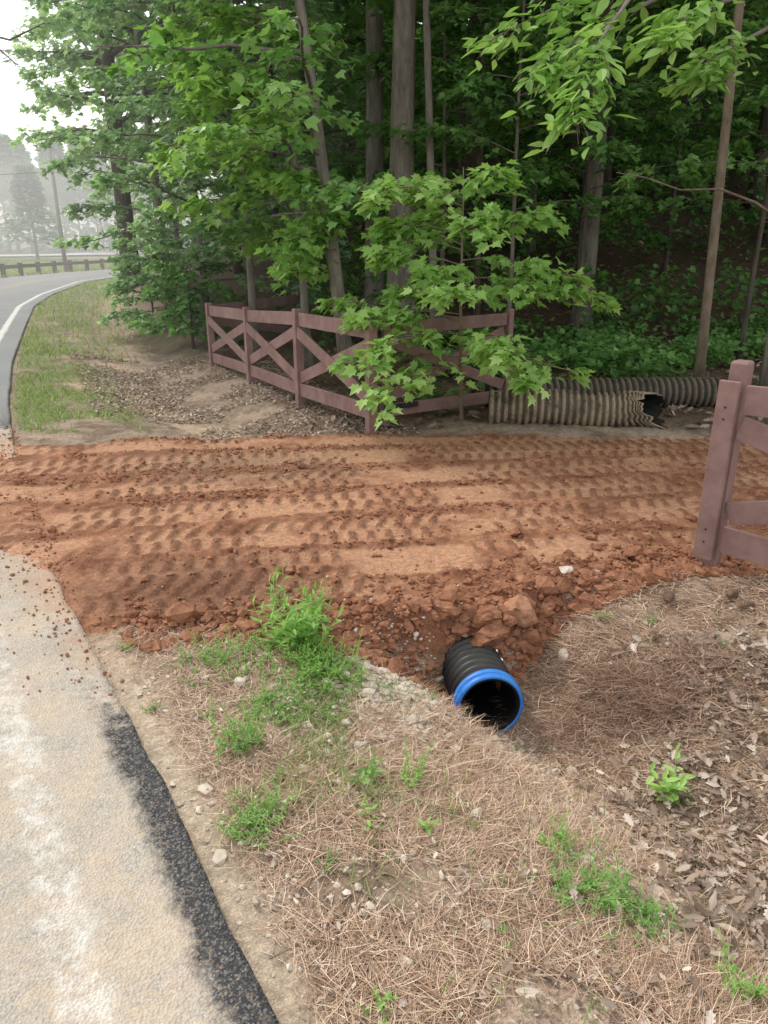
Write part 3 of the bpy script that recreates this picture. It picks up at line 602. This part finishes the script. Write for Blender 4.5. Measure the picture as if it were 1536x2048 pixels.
def cone(label,px,py,L):
    b=gp(px,py); o=thing('pine_cone',label,'pine cone',b); g=G(); n=90; i_=np.arange(n); u=(i_+.5)/n; rr=.34*L*np.sin(np.pi*np.clip(u*.9+.08,0,1))**.7; a=i_*2.4
    ax_=np.stack([u*L-L/2,rr*np.cos(a),rr*np.sin(a)+.34*L],-1); U=np.stack([np.full(n,.6),np.cos(a),np.sin(a)],-1); N=np.stack([np.ones(n),-.6*np.cos(a),-.6*np.sin(a)],-1)
    c0=np.stack([u*L-L/2,0*u,0*u+.34*L],-1); leaves(g,(DIA[0]*np.array([1.1,1,1]),DIA[1]),c0+(ax_-c0)*.35,U,N,rr*.75+.004,rng.uniform(.3,.8,n))
    g.build('scales',MCO,o); g=G(); g.tube(np.stack([np.linspace(-.45,.45,7)*L,np.zeros(7),np.full(7,.34*L)],-1),.17*L*np.sin(np.linspace(.3,2.8,7)),8); g.build('core',MCO,o,True); o.rotation_euler=(0,0,rng.uniform(0,3)); return o
cone('brown pine cone left of the right fence',1335,1205,.085); cone('open pine cone at the right edge below the fence',1490,1222,.085); cone('pine cone lying just above the open one',1462,1196,.07)
def twig(label,pts,r,group=None):
    P=np.array([gp(*p) for p in pts]); P[:,2]+=.012; g=G(); g.tube(P,np.linspace(r,r*.5,len(P)),5); o=g.build('twig',MBL,None,True); return tag(o,label,'twig',group)
twig('thin bare twig lying toward the road edge',[(690,1830),(620,1885),(540,1925)],.004)
twig('twig lying on the bank below the right fence',[(1200,1185),(1270,1180),(1345,1200)],.006)
twig('forked twig at the lower right',[(1330,1880),(1400,1850),(1440,1835)],.004)
for q in range(44):
    a_,b_=(rng.uniform(620,1500),rng.uniform(1330,2000)) if q<32 else (rng.uniform(1180,1420),rng.uniform(1340,1450)); an_=rng.uniform(0,3.1); l_=rng.uniform(25,75)
    twig('short broken twig lying in the straw',[(a_,b_),(a_+l_*math.cos(an_)*.5+rng.normal(0,6),b_+l_*math.sin(an_)*.4),(a_+l_*math.cos(an_),b_+l_*math.sin(an_)*.8)],rng.uniform(.0015,.003),'short twigs strewn over the straw')
# ------------------------------------------------------------ trees near the fence
tree('maple_sapling','bright green maple sapling spilling over the open gate',(.78,7.25),2.3,.024,(-.04,0),.5,2.2,26,1.35,.9,12,.42,8,.115,MAPLE,MLB,MBL,az=math.pi*1.25,spread=2.2,tb=.5,rise=.22)
tree('maple_tree','young maple with pale leaves leaning over the left fence',(-1.05,10.4),6.5,.06,(-.03,0),1.3,5.2,28,1.8,1.6,13,.6,10,.14,MAPLE,MLB,MBK,az=math.pi*1.15,spread=1.6,tb=.35)
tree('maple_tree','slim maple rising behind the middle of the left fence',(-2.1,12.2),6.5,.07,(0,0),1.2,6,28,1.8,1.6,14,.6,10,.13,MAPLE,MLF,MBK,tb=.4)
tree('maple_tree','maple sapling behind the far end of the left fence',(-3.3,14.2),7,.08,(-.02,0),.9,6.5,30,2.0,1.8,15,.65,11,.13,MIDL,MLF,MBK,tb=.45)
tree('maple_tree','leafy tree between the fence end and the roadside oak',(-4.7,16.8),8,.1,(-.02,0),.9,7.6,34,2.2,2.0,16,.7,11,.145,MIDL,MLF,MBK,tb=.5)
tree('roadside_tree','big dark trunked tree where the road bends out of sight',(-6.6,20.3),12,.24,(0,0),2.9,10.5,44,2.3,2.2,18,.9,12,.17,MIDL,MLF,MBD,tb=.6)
tree('shrub','low leafy shrub at the foot of the bank past the fence',(-4.6,15.2),1.6,.03,(0,0),.15,1.5,22,1.2,.6,12,.45,9,.11,MIDL,MLF,MBD,tb=.5,cat='shrub')
tree('shrub','second low shrub right beside the far fence post',(-3.4,13.4),1.5,.03,(0,0),.15,1.4,18,1.1,.6,12,.45,9,.11,MIDL,ML,MBD,tb=.5,cat='shrub')
tree('leaning_tree','leaning grey trunk just behind the left fence',(-.42,9.3),7.5,.095,(-.12,0),1.8,7,20,2.0,2.0,12,.7,9,.14,MIDL,ML,MBK,tb=.6,az=math.pi,spread=1.9)
tree('young_tree','leafy young tree filling the gap behind the gate',(.95,12.9),6,.05,(0,0),1.2,6,28,1.9,1.6,14,.6,11,.13,MIDL,ML,MBK,tb=.5)
tree('young_tree','understory tree right of the big grey trunk',(1.9,11.6),7,.04,(0,0),2.0,7,26,1.5,1.7,14,.6,11,.125,MIDL,ML,MBK,tb=.5)
tree('young_tree','understory tree above the old pipes',(3.0,11.8),7,.04,(0,0),2.3,7,28,1.9,1.8,14,.6,12,.125,MIDL,ML,MBD,tb=.5)
tree('young_tree','small leafy tree at the right edge of the wood',(5.0,10.5),7,.04,(0,0),1.9,6.5,28,2,1.8,14,.6,12,.12,MIDL,ML,MBD,tb=.55)
tree('young_tree','bushy tree deep behind the leaning trunk',(-1.2,14.5),8,.07,(0,0),1.4,8,28,2.2,2,13,.7,9,.16,MIDL,ML,MBD,tb=.4)
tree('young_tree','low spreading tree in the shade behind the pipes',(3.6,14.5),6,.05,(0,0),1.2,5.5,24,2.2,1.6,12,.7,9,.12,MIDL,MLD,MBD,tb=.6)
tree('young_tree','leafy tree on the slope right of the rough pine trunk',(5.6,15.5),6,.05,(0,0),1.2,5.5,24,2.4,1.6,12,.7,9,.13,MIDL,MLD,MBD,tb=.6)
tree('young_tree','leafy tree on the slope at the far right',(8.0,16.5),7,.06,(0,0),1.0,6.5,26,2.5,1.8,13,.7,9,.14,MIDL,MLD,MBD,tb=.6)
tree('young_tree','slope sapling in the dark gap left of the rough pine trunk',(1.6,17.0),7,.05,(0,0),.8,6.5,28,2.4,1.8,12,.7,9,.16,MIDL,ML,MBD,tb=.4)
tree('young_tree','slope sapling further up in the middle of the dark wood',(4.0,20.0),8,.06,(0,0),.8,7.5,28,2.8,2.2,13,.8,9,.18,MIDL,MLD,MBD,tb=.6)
# trunks; their canopy crowns added overhead, mostly unseen, to shade the wood
C0=tree('canopy_tree','broad grey trunk straight behind the left fence corner',(.25,11.6),13,.21,(0,0),5.6,12.5,22,3.6,2.6,14,1.3,9,.34,DIA,ML,MBK,wood=False,tb=.4)
crown_me=[c for c in C0.children if c.name.startswith('crown')][0]; limb_me=[c for c in C0.children if c.name.startswith('limbs')][0]
def canopy(label,px,Y_,r,lean=(0,0),bm=MBD,group=None,sc=1.,name='canopy_tree',H=12):
    X_=(px-768)/F*(Y_*CT+.4); base=np.array([X_,Y_,float(zsm(X_,Y_))]); o=thing(name,label,'tree',base,group); P=trunkpath(base,H,lean,.05); g=G(); rr=r*(1-np.linspace(0,1,12)*.6); rr[0]*=1.3
    g.tube(P,rr,12); g.build('trunk',bm,o,True,base)
    for me in (crown_me,limb_me):
        c=me.copy(); col.objects.link(c); c.parent=o; c.location=(P[-1,0]-base[0],P[-1,1]-base[1],rng.uniform(-.4,.8)); c.rotation_euler=(0,0,rng.uniform(0,6.28)); c.scale=(sc,)*3
    return o
canopy('grey trunk partly hidden left of the broad trunk',748,13.0,.17,bm=MBK)
canopy('thin dark stem leaning left, right of the broad trunk',872,11.2,.06,(-.04,0),MBK)
canopy('rough barked pine trunk right of the maple sapling',1165,13.2,.17,bm=MBK)
canopy('slim tan trunk behind the right fence leaning right',1408,8.6,.055,(-.028,.0),MBL)
RT_=canopy('grey trunk cut by the right edge of the frame',1545,7.8,.065,(-.03,0),MBK)
V3=lambda px,py,t: np.array([0,0,CH])+ray(px,py)*t
g=G(); pth=np.array([V3(1560,440,7.6),V3(1510,405,7.5),V3(1440,378,7.4),V3(1360,380,7.4),V3(1290,355,7.3),V3(1232,345,7.3)]); g.tube(pth,np.linspace(.018,.005,6),6); g.build('bare_branch',MBL,RT_,True,RT_.location)
canopy('tall dark trunk high above the sapling',1050,17,.13,bm=MBK)
canopy('pale thin sapling trunk left of the tall dark trunk',955,14.2,.055,(-.03,0),MBL)
canopy('dark trunk near the top right of the broad trunk',930,18,.15)
canopy('dark trunk behind the rough pine trunk',1190,19,.14)
canopy('slender trunk half way to the right edge',1345,21,.13)
canopy('dark stem just left of the leaning trunk',560,15,.07)
lab='tall dark trunked tree deeper in the wood'; grp='tall trees deeper in the wood'
for px,Y_ in [(620,21),(480,19),(820,24),(1000,24),(1110,27),(1240,26),(1420,25),(1480,18),(1520,28),(700,28),(900,31),(1300,33),(1600,14),(1700,20),(1750,11),(400,26),(360,31),(1120,21)]:
    canopy(lab,px,Y_,rng.uniform(.09,.17),(rng.normal(0,.02),0),group=grp,sc=1.05)
for (a_,b_,l_) in [(-7.9,28,'first leafy roadside tree hidden past the bend'),(-8.3,35,'second leafy roadside tree hidden past the bend'),(-7.0,44,'third leafy roadside tree hidden past the bend')]:
    tree('roadside_tree',l_,(a_,b_),11,.2,(0,0),.8,10.5,24,2.2,2.2,13,1.,8,.28,DIA,MLF,MBD,tb=.5,wood=False)
hb=np.array([4.9,5.4,float(zsm(4.9,5.4))]); HK=thing('hickory_tree','tree whose bright long leaved branches hang into the top right','tree',hb)
P=trunkpath(hb,7,(0,0)); g=G(); g.tube(P,.14*(1-np.linspace(0,1,12)*.7),12); g.build('trunk',MBK,HK,True,hb)
gl=G();gw=G()
for pts in ([(0,0),(1500,-60,5.6),(1330,-10,5.3),(1180,60,5.1),(1080,140,5.0)],[(0,0),(1600,-160,5.6),(1400,-90,5.3),(1200,-30,5.2),(980,80,5.2)],[(0,0),(1600,-50,5.2),(1480,-10,5.0),(1390,30,4.8),(1330,60,4.7)],[(0,0),(1500,-130,5.2),(1300,-60,4.9),(1200,80,4.8),(1140,230,4.75)],[(0,0),(1600,0,6.2),(1530,60,6.0),(1450,100,5.9),(1400,150,5.8)]):
    path=[at_h(P,4.3)]+[V3(*p) for p in pts[1:]]; path=np.array(path); k_=np.linspace(0,4,13); path=np.stack([np.interp(k_,range(5),path[:,q]) for q in range(3)],-1)
    gw.tube(path,np.linspace(.03,.004,13),6,cap=False); spray(gl,gw,path[5:],22,.45,9,.14,HICK,.5,.55)
gw.build('limbs',MBK,HK,True,hb); gl.build('crown',MLB,HK,False,hb)
pb=np.array([-14.5,13,-.05]); PB=thing('pine_tree','pine across the road whose needled bough tips enter the top left','tree',pb)
P=trunkpath(pb,9,(0,0)); g=G(); g.tube(P,.2*(1-np.linspace(0,1,12)*.7),12); g.build('trunk',MBD,PB,True,pb); gl=G();gw=G()
for pts in ([(-60,60,12),(20,80,11.5),(90,45,11)],[(-60,110,12),(0,100,11.5),(35,130,11)]):
    path=np.array([at_h(P,5.4)]+[V3(*p) for p in pts]); k_=np.linspace(0,3,10); path=np.stack([np.interp(k_,range(4),path[:,q]) for q in range(3)],-1)
    gw.tube(path,np.linspace(.035,.006,10),6,cap=False); spray(gl,gw,path[5:],7,.35,8,.10,(LONG[0]*np.array([.4,1,1]),LONG[1]),.4,.2)
gw.build('limbs',MBD,PB,True,pb); gl.build('crown',MLP,PB,False,pb)
# ------------------------------------------------------------ woods mass and undergrowth
def mass(name,label,n,xr_,yr_,hz,ls,mat,cond,tb=.4,cat='woods'):
    xs=rng.uniform(*xr_,n); ys=rng.uniform(*yr_,n); ok=cond(xs,ys); xs,ys=xs[ok],ys[ok]; n=len(xs); zz_=zsm(xs,ys); hh=hz*rng.random(n)*(.5+fbm(xs,ys,.4,2,120))
    cl_=fbm(xs+hh*.7,ys+hh*1.3,.9,2,121); P=np.stack([xs,ys,zz_+hh],-1); ok=cl_>.40; P=P[ok]; n=len(P)
    a=rng.uniform(0,6.28,n); U=np.stack([np.cos(a),np.sin(a),rng.normal(-.2,.3,n)],-1); N=np.stack([rng.normal(0,.5,n),rng.normal(0,.5,n)-.3,np.ones(n)],-1)
    g=G(); leaves(g,DIA if ls>.2 else MIDL,P,U,N,ls*rng.uniform(.6,1.3,n),rng.normal(tb,.2,n)); return tag(g.build(name,mat),label,cat,None,'stuff')
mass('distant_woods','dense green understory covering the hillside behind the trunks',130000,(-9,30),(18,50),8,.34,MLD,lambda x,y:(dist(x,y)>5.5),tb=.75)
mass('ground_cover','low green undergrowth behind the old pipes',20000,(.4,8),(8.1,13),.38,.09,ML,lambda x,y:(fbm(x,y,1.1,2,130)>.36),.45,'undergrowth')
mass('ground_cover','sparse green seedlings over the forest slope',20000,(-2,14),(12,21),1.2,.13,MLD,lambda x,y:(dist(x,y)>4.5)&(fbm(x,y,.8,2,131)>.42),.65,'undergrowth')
# ------------------------------------------------------------ far left
FF=thing('rail_fence','low dark timber rail fence along the far side of the road','fence',(-17,35.8,0))
fy0=np.arange(22,66,.25); s=sle(fy0); ln=np.sqrt(1+s*s); fx0=xe(fy0)-(RW+.8)/ln; fy1=fy0+(RW+.8)*s/ln
s_=np.concatenate([[0],np.cumsum(np.hypot(np.diff(fx0),np.diff(fy1)))]); q_=np.arange(0,s_[-1],1.7); fx=np.interp(q_,s_,fx0); fy=np.interp(q_,s_,fy1)
for a_,b_ in zip(fx,fy):
    g=G(); g.board((a_,b_,-.2),(a_,b_,.60),.18,.18,up=(0,1,0)); g.build('post',MFF,FF,False,FF.location)
g=G()
for k_ in range(len(fx)-1): g.board((fx[k_],fy[k_],.43),(fx[k_+1],fy[k_+1],.43),.18,.06)
g.build('rail',MFF,FF,False,FF.location)
ub=np.array([-18.6,45.5,0]); UP=thing('utility_pole','tall weathered utility pole beyond the far rail fence','utility pole',ub)
tp=ub+np.array([.0,0,6.9]); g=G(); g.tube([ub-[0,0,.3],(ub+tp)/2,tp],[.12,.105,.085],12); g.build('shaft',MPO,UP,True,ub)
g=G(); g.board(tp+[-.35,0,-.5],tp+[.35,0,-.5],.1,.08); g.build('cross_arm',MPO,UP,False,ub)
def wire(label,A,B,sag):
    s=np.linspace(0,1,16)[:,None]; P=np.array(A)*(1-s)+np.array(B)*s; P[:,2]-=sag*4*(s*(1-s))[:,0]; g=G(); g.tube(P,.016,4); tag(g.build('power_line',MIR),label,'wire')
wire('power line running left from the utility pole',tp+[-.2,0,-1.6],(-40,36,5.2),.6); wire('power line sagging right from the utility pole into the trees',tp+[.2,0,-1.6],(-11.5,50,3.6),.9)
def pine(name,label,base,H,r,c0,cr,n=900,group=None,ls=.6):
    base=np.array([base[0],base[1],0.]); o=thing(name,label,'tree',base,group); g=G(); P=trunkpath(base,H,(0,0),.02); g.tube(P,r*(1-np.linspace(0,1,12)*.8),8); g.build('trunk',MPO,o,True,base)
    u=rng.random(n)**.8; h=c0+(H-c0)*u; rad=cr*(1-u*.85)*np.sqrt(rng.random(n))*(.6+.6*vn(u*9,u*0,int(H*10))); a=rng.uniform(0,6.28,n); P=base+np.stack([rad*np.cos(a),rad*np.sin(a),h+.15*rad],-1)
    U=np.stack([np.cos(a),np.sin(a),rng.normal(.1,.3,n)],-1); N=np.stack([rng.normal(0,.4,n),rng.normal(0,.4,n),np.ones(n)],-1); g=G(); leaves(g,DIA,P,U,N,ls*rng.uniform(.5,1.2,n),rng.normal(.5,.2,n)); g.build('crown',MLP,o,False,base); return o
A1=pine('pine_tree','leftmost round crowned pine across the road',(-33.5,62),9.0,.18,1.5,3.0,2200)
dup(A1,(-37.5,66,0),1.1,1.05,'broad pine just behind the leftmost pine'); dup(A1,(-31,70,0),2.2,.85,'shorter pine left of the utility pole'); dup(A1,(-44,74,0),.5,1.15,'pine at the left frame edge further back')
A2=pine('pine_tree','straight bare stemmed pine in the far row left of the wires',(-52,112),15,.2,7.,2.8,1100,ls=.9)
A2['group']='straight pines in the far row'; A2['label']='straight bare stemmed pine in the far row past the utility pole'
for k_ in range(30):
    dup(A2,(-66+k_*1.35+rng.normal(0,.6),112+rng.uniform(-8,14),0),rng.uniform(0,6),rng.uniform(.72,.98))
mass('far_tree_line','hazy far tree line behind the pines',9000,(-120,-10),(122,150),12,1.5,MLP,lambda x,y:x<1e9,.6,'tree line')
# ------------------------------------------------------------ haze volume, added to give the far left its hazy glare
def haze_box(name,lo,hi,den):
    g=G(); V=[(a_,b_,c_) for c_ in (lo[2],hi[2]) for a_,b_ in ((lo[0],lo[1]),(hi[0],lo[1]),(hi[0],hi[1]),(lo[0],hi[1]))]
    g.add(V,[np.array([[3,2,1,0],[4,5,6,7],[0,1,5,4],[1,2,6,5],[2,3,7,6],[3,0,4,7]])])
    m=bpy.data.materials.new(name); m.use_nodes=True; nt=m.node_tree; nt.nodes.clear(); o=nt.nodes.new('ShaderNodeOutputMaterial'); v=nt.nodes.new('ShaderNodeVolumeScatter'); v.inputs['Density'].default_value=den; v.inputs['Anisotropy'].default_value=.5; v.inputs['Color'].default_value=(.97,.99,1,1); nt.links.new(v.outputs[0],o.inputs['Volume'])
    o=g.build(name,m); return tag(o,kind='structure')
haze_box('haze_box',(-150,9,-1),(-.5,170,9),.0085)
# ------------------------------------------------------------ light
w=bpy.data.worlds.new('World'); scn.world=w; w.use_nodes=True; nt=w.node_tree; bg=nt.nodes['Background']
SE,SA=R(46),math.atan2(-.70,.71)
sk=nt.nodes.new('ShaderNodeTexSky'); sk.sky_type='NISHITA'; sk.sun_disc=False; sk.sun_elevation=SE; sk.sun_rotation=SA; sk.dust_density=3
mx=nt.nodes.new('ShaderNodeMix'); mx.data_type='RGBA'; mx.inputs[0].default_value=.8; nt.links.new(sk.outputs[0],mx.inputs[6]); mx.inputs[7].default_value=(10.9,10.9,10.7,1)
nt.links.new(mx.outputs[2],bg.inputs[0]); bg.inputs[1].default_value=.15
sl=bpy.data.lights.new('sun','SUN'); sl.energy=3.0; sl.angle=R(12); sl.color=(1,.95,.86); so=bpy.data.objects.new('sun',sl); col.objects.link(so)
dv=Vector((math.sin(SA)*math.cos(SE),math.cos(SA)*math.cos(SE),math.sin(SE))); so.rotation_euler=dv.to_track_quat('Z','Y').to_euler()
scn.view_settings.view_transform='Standard'; scn.view_settings.look='None'; scn.view_settings.exposure=0
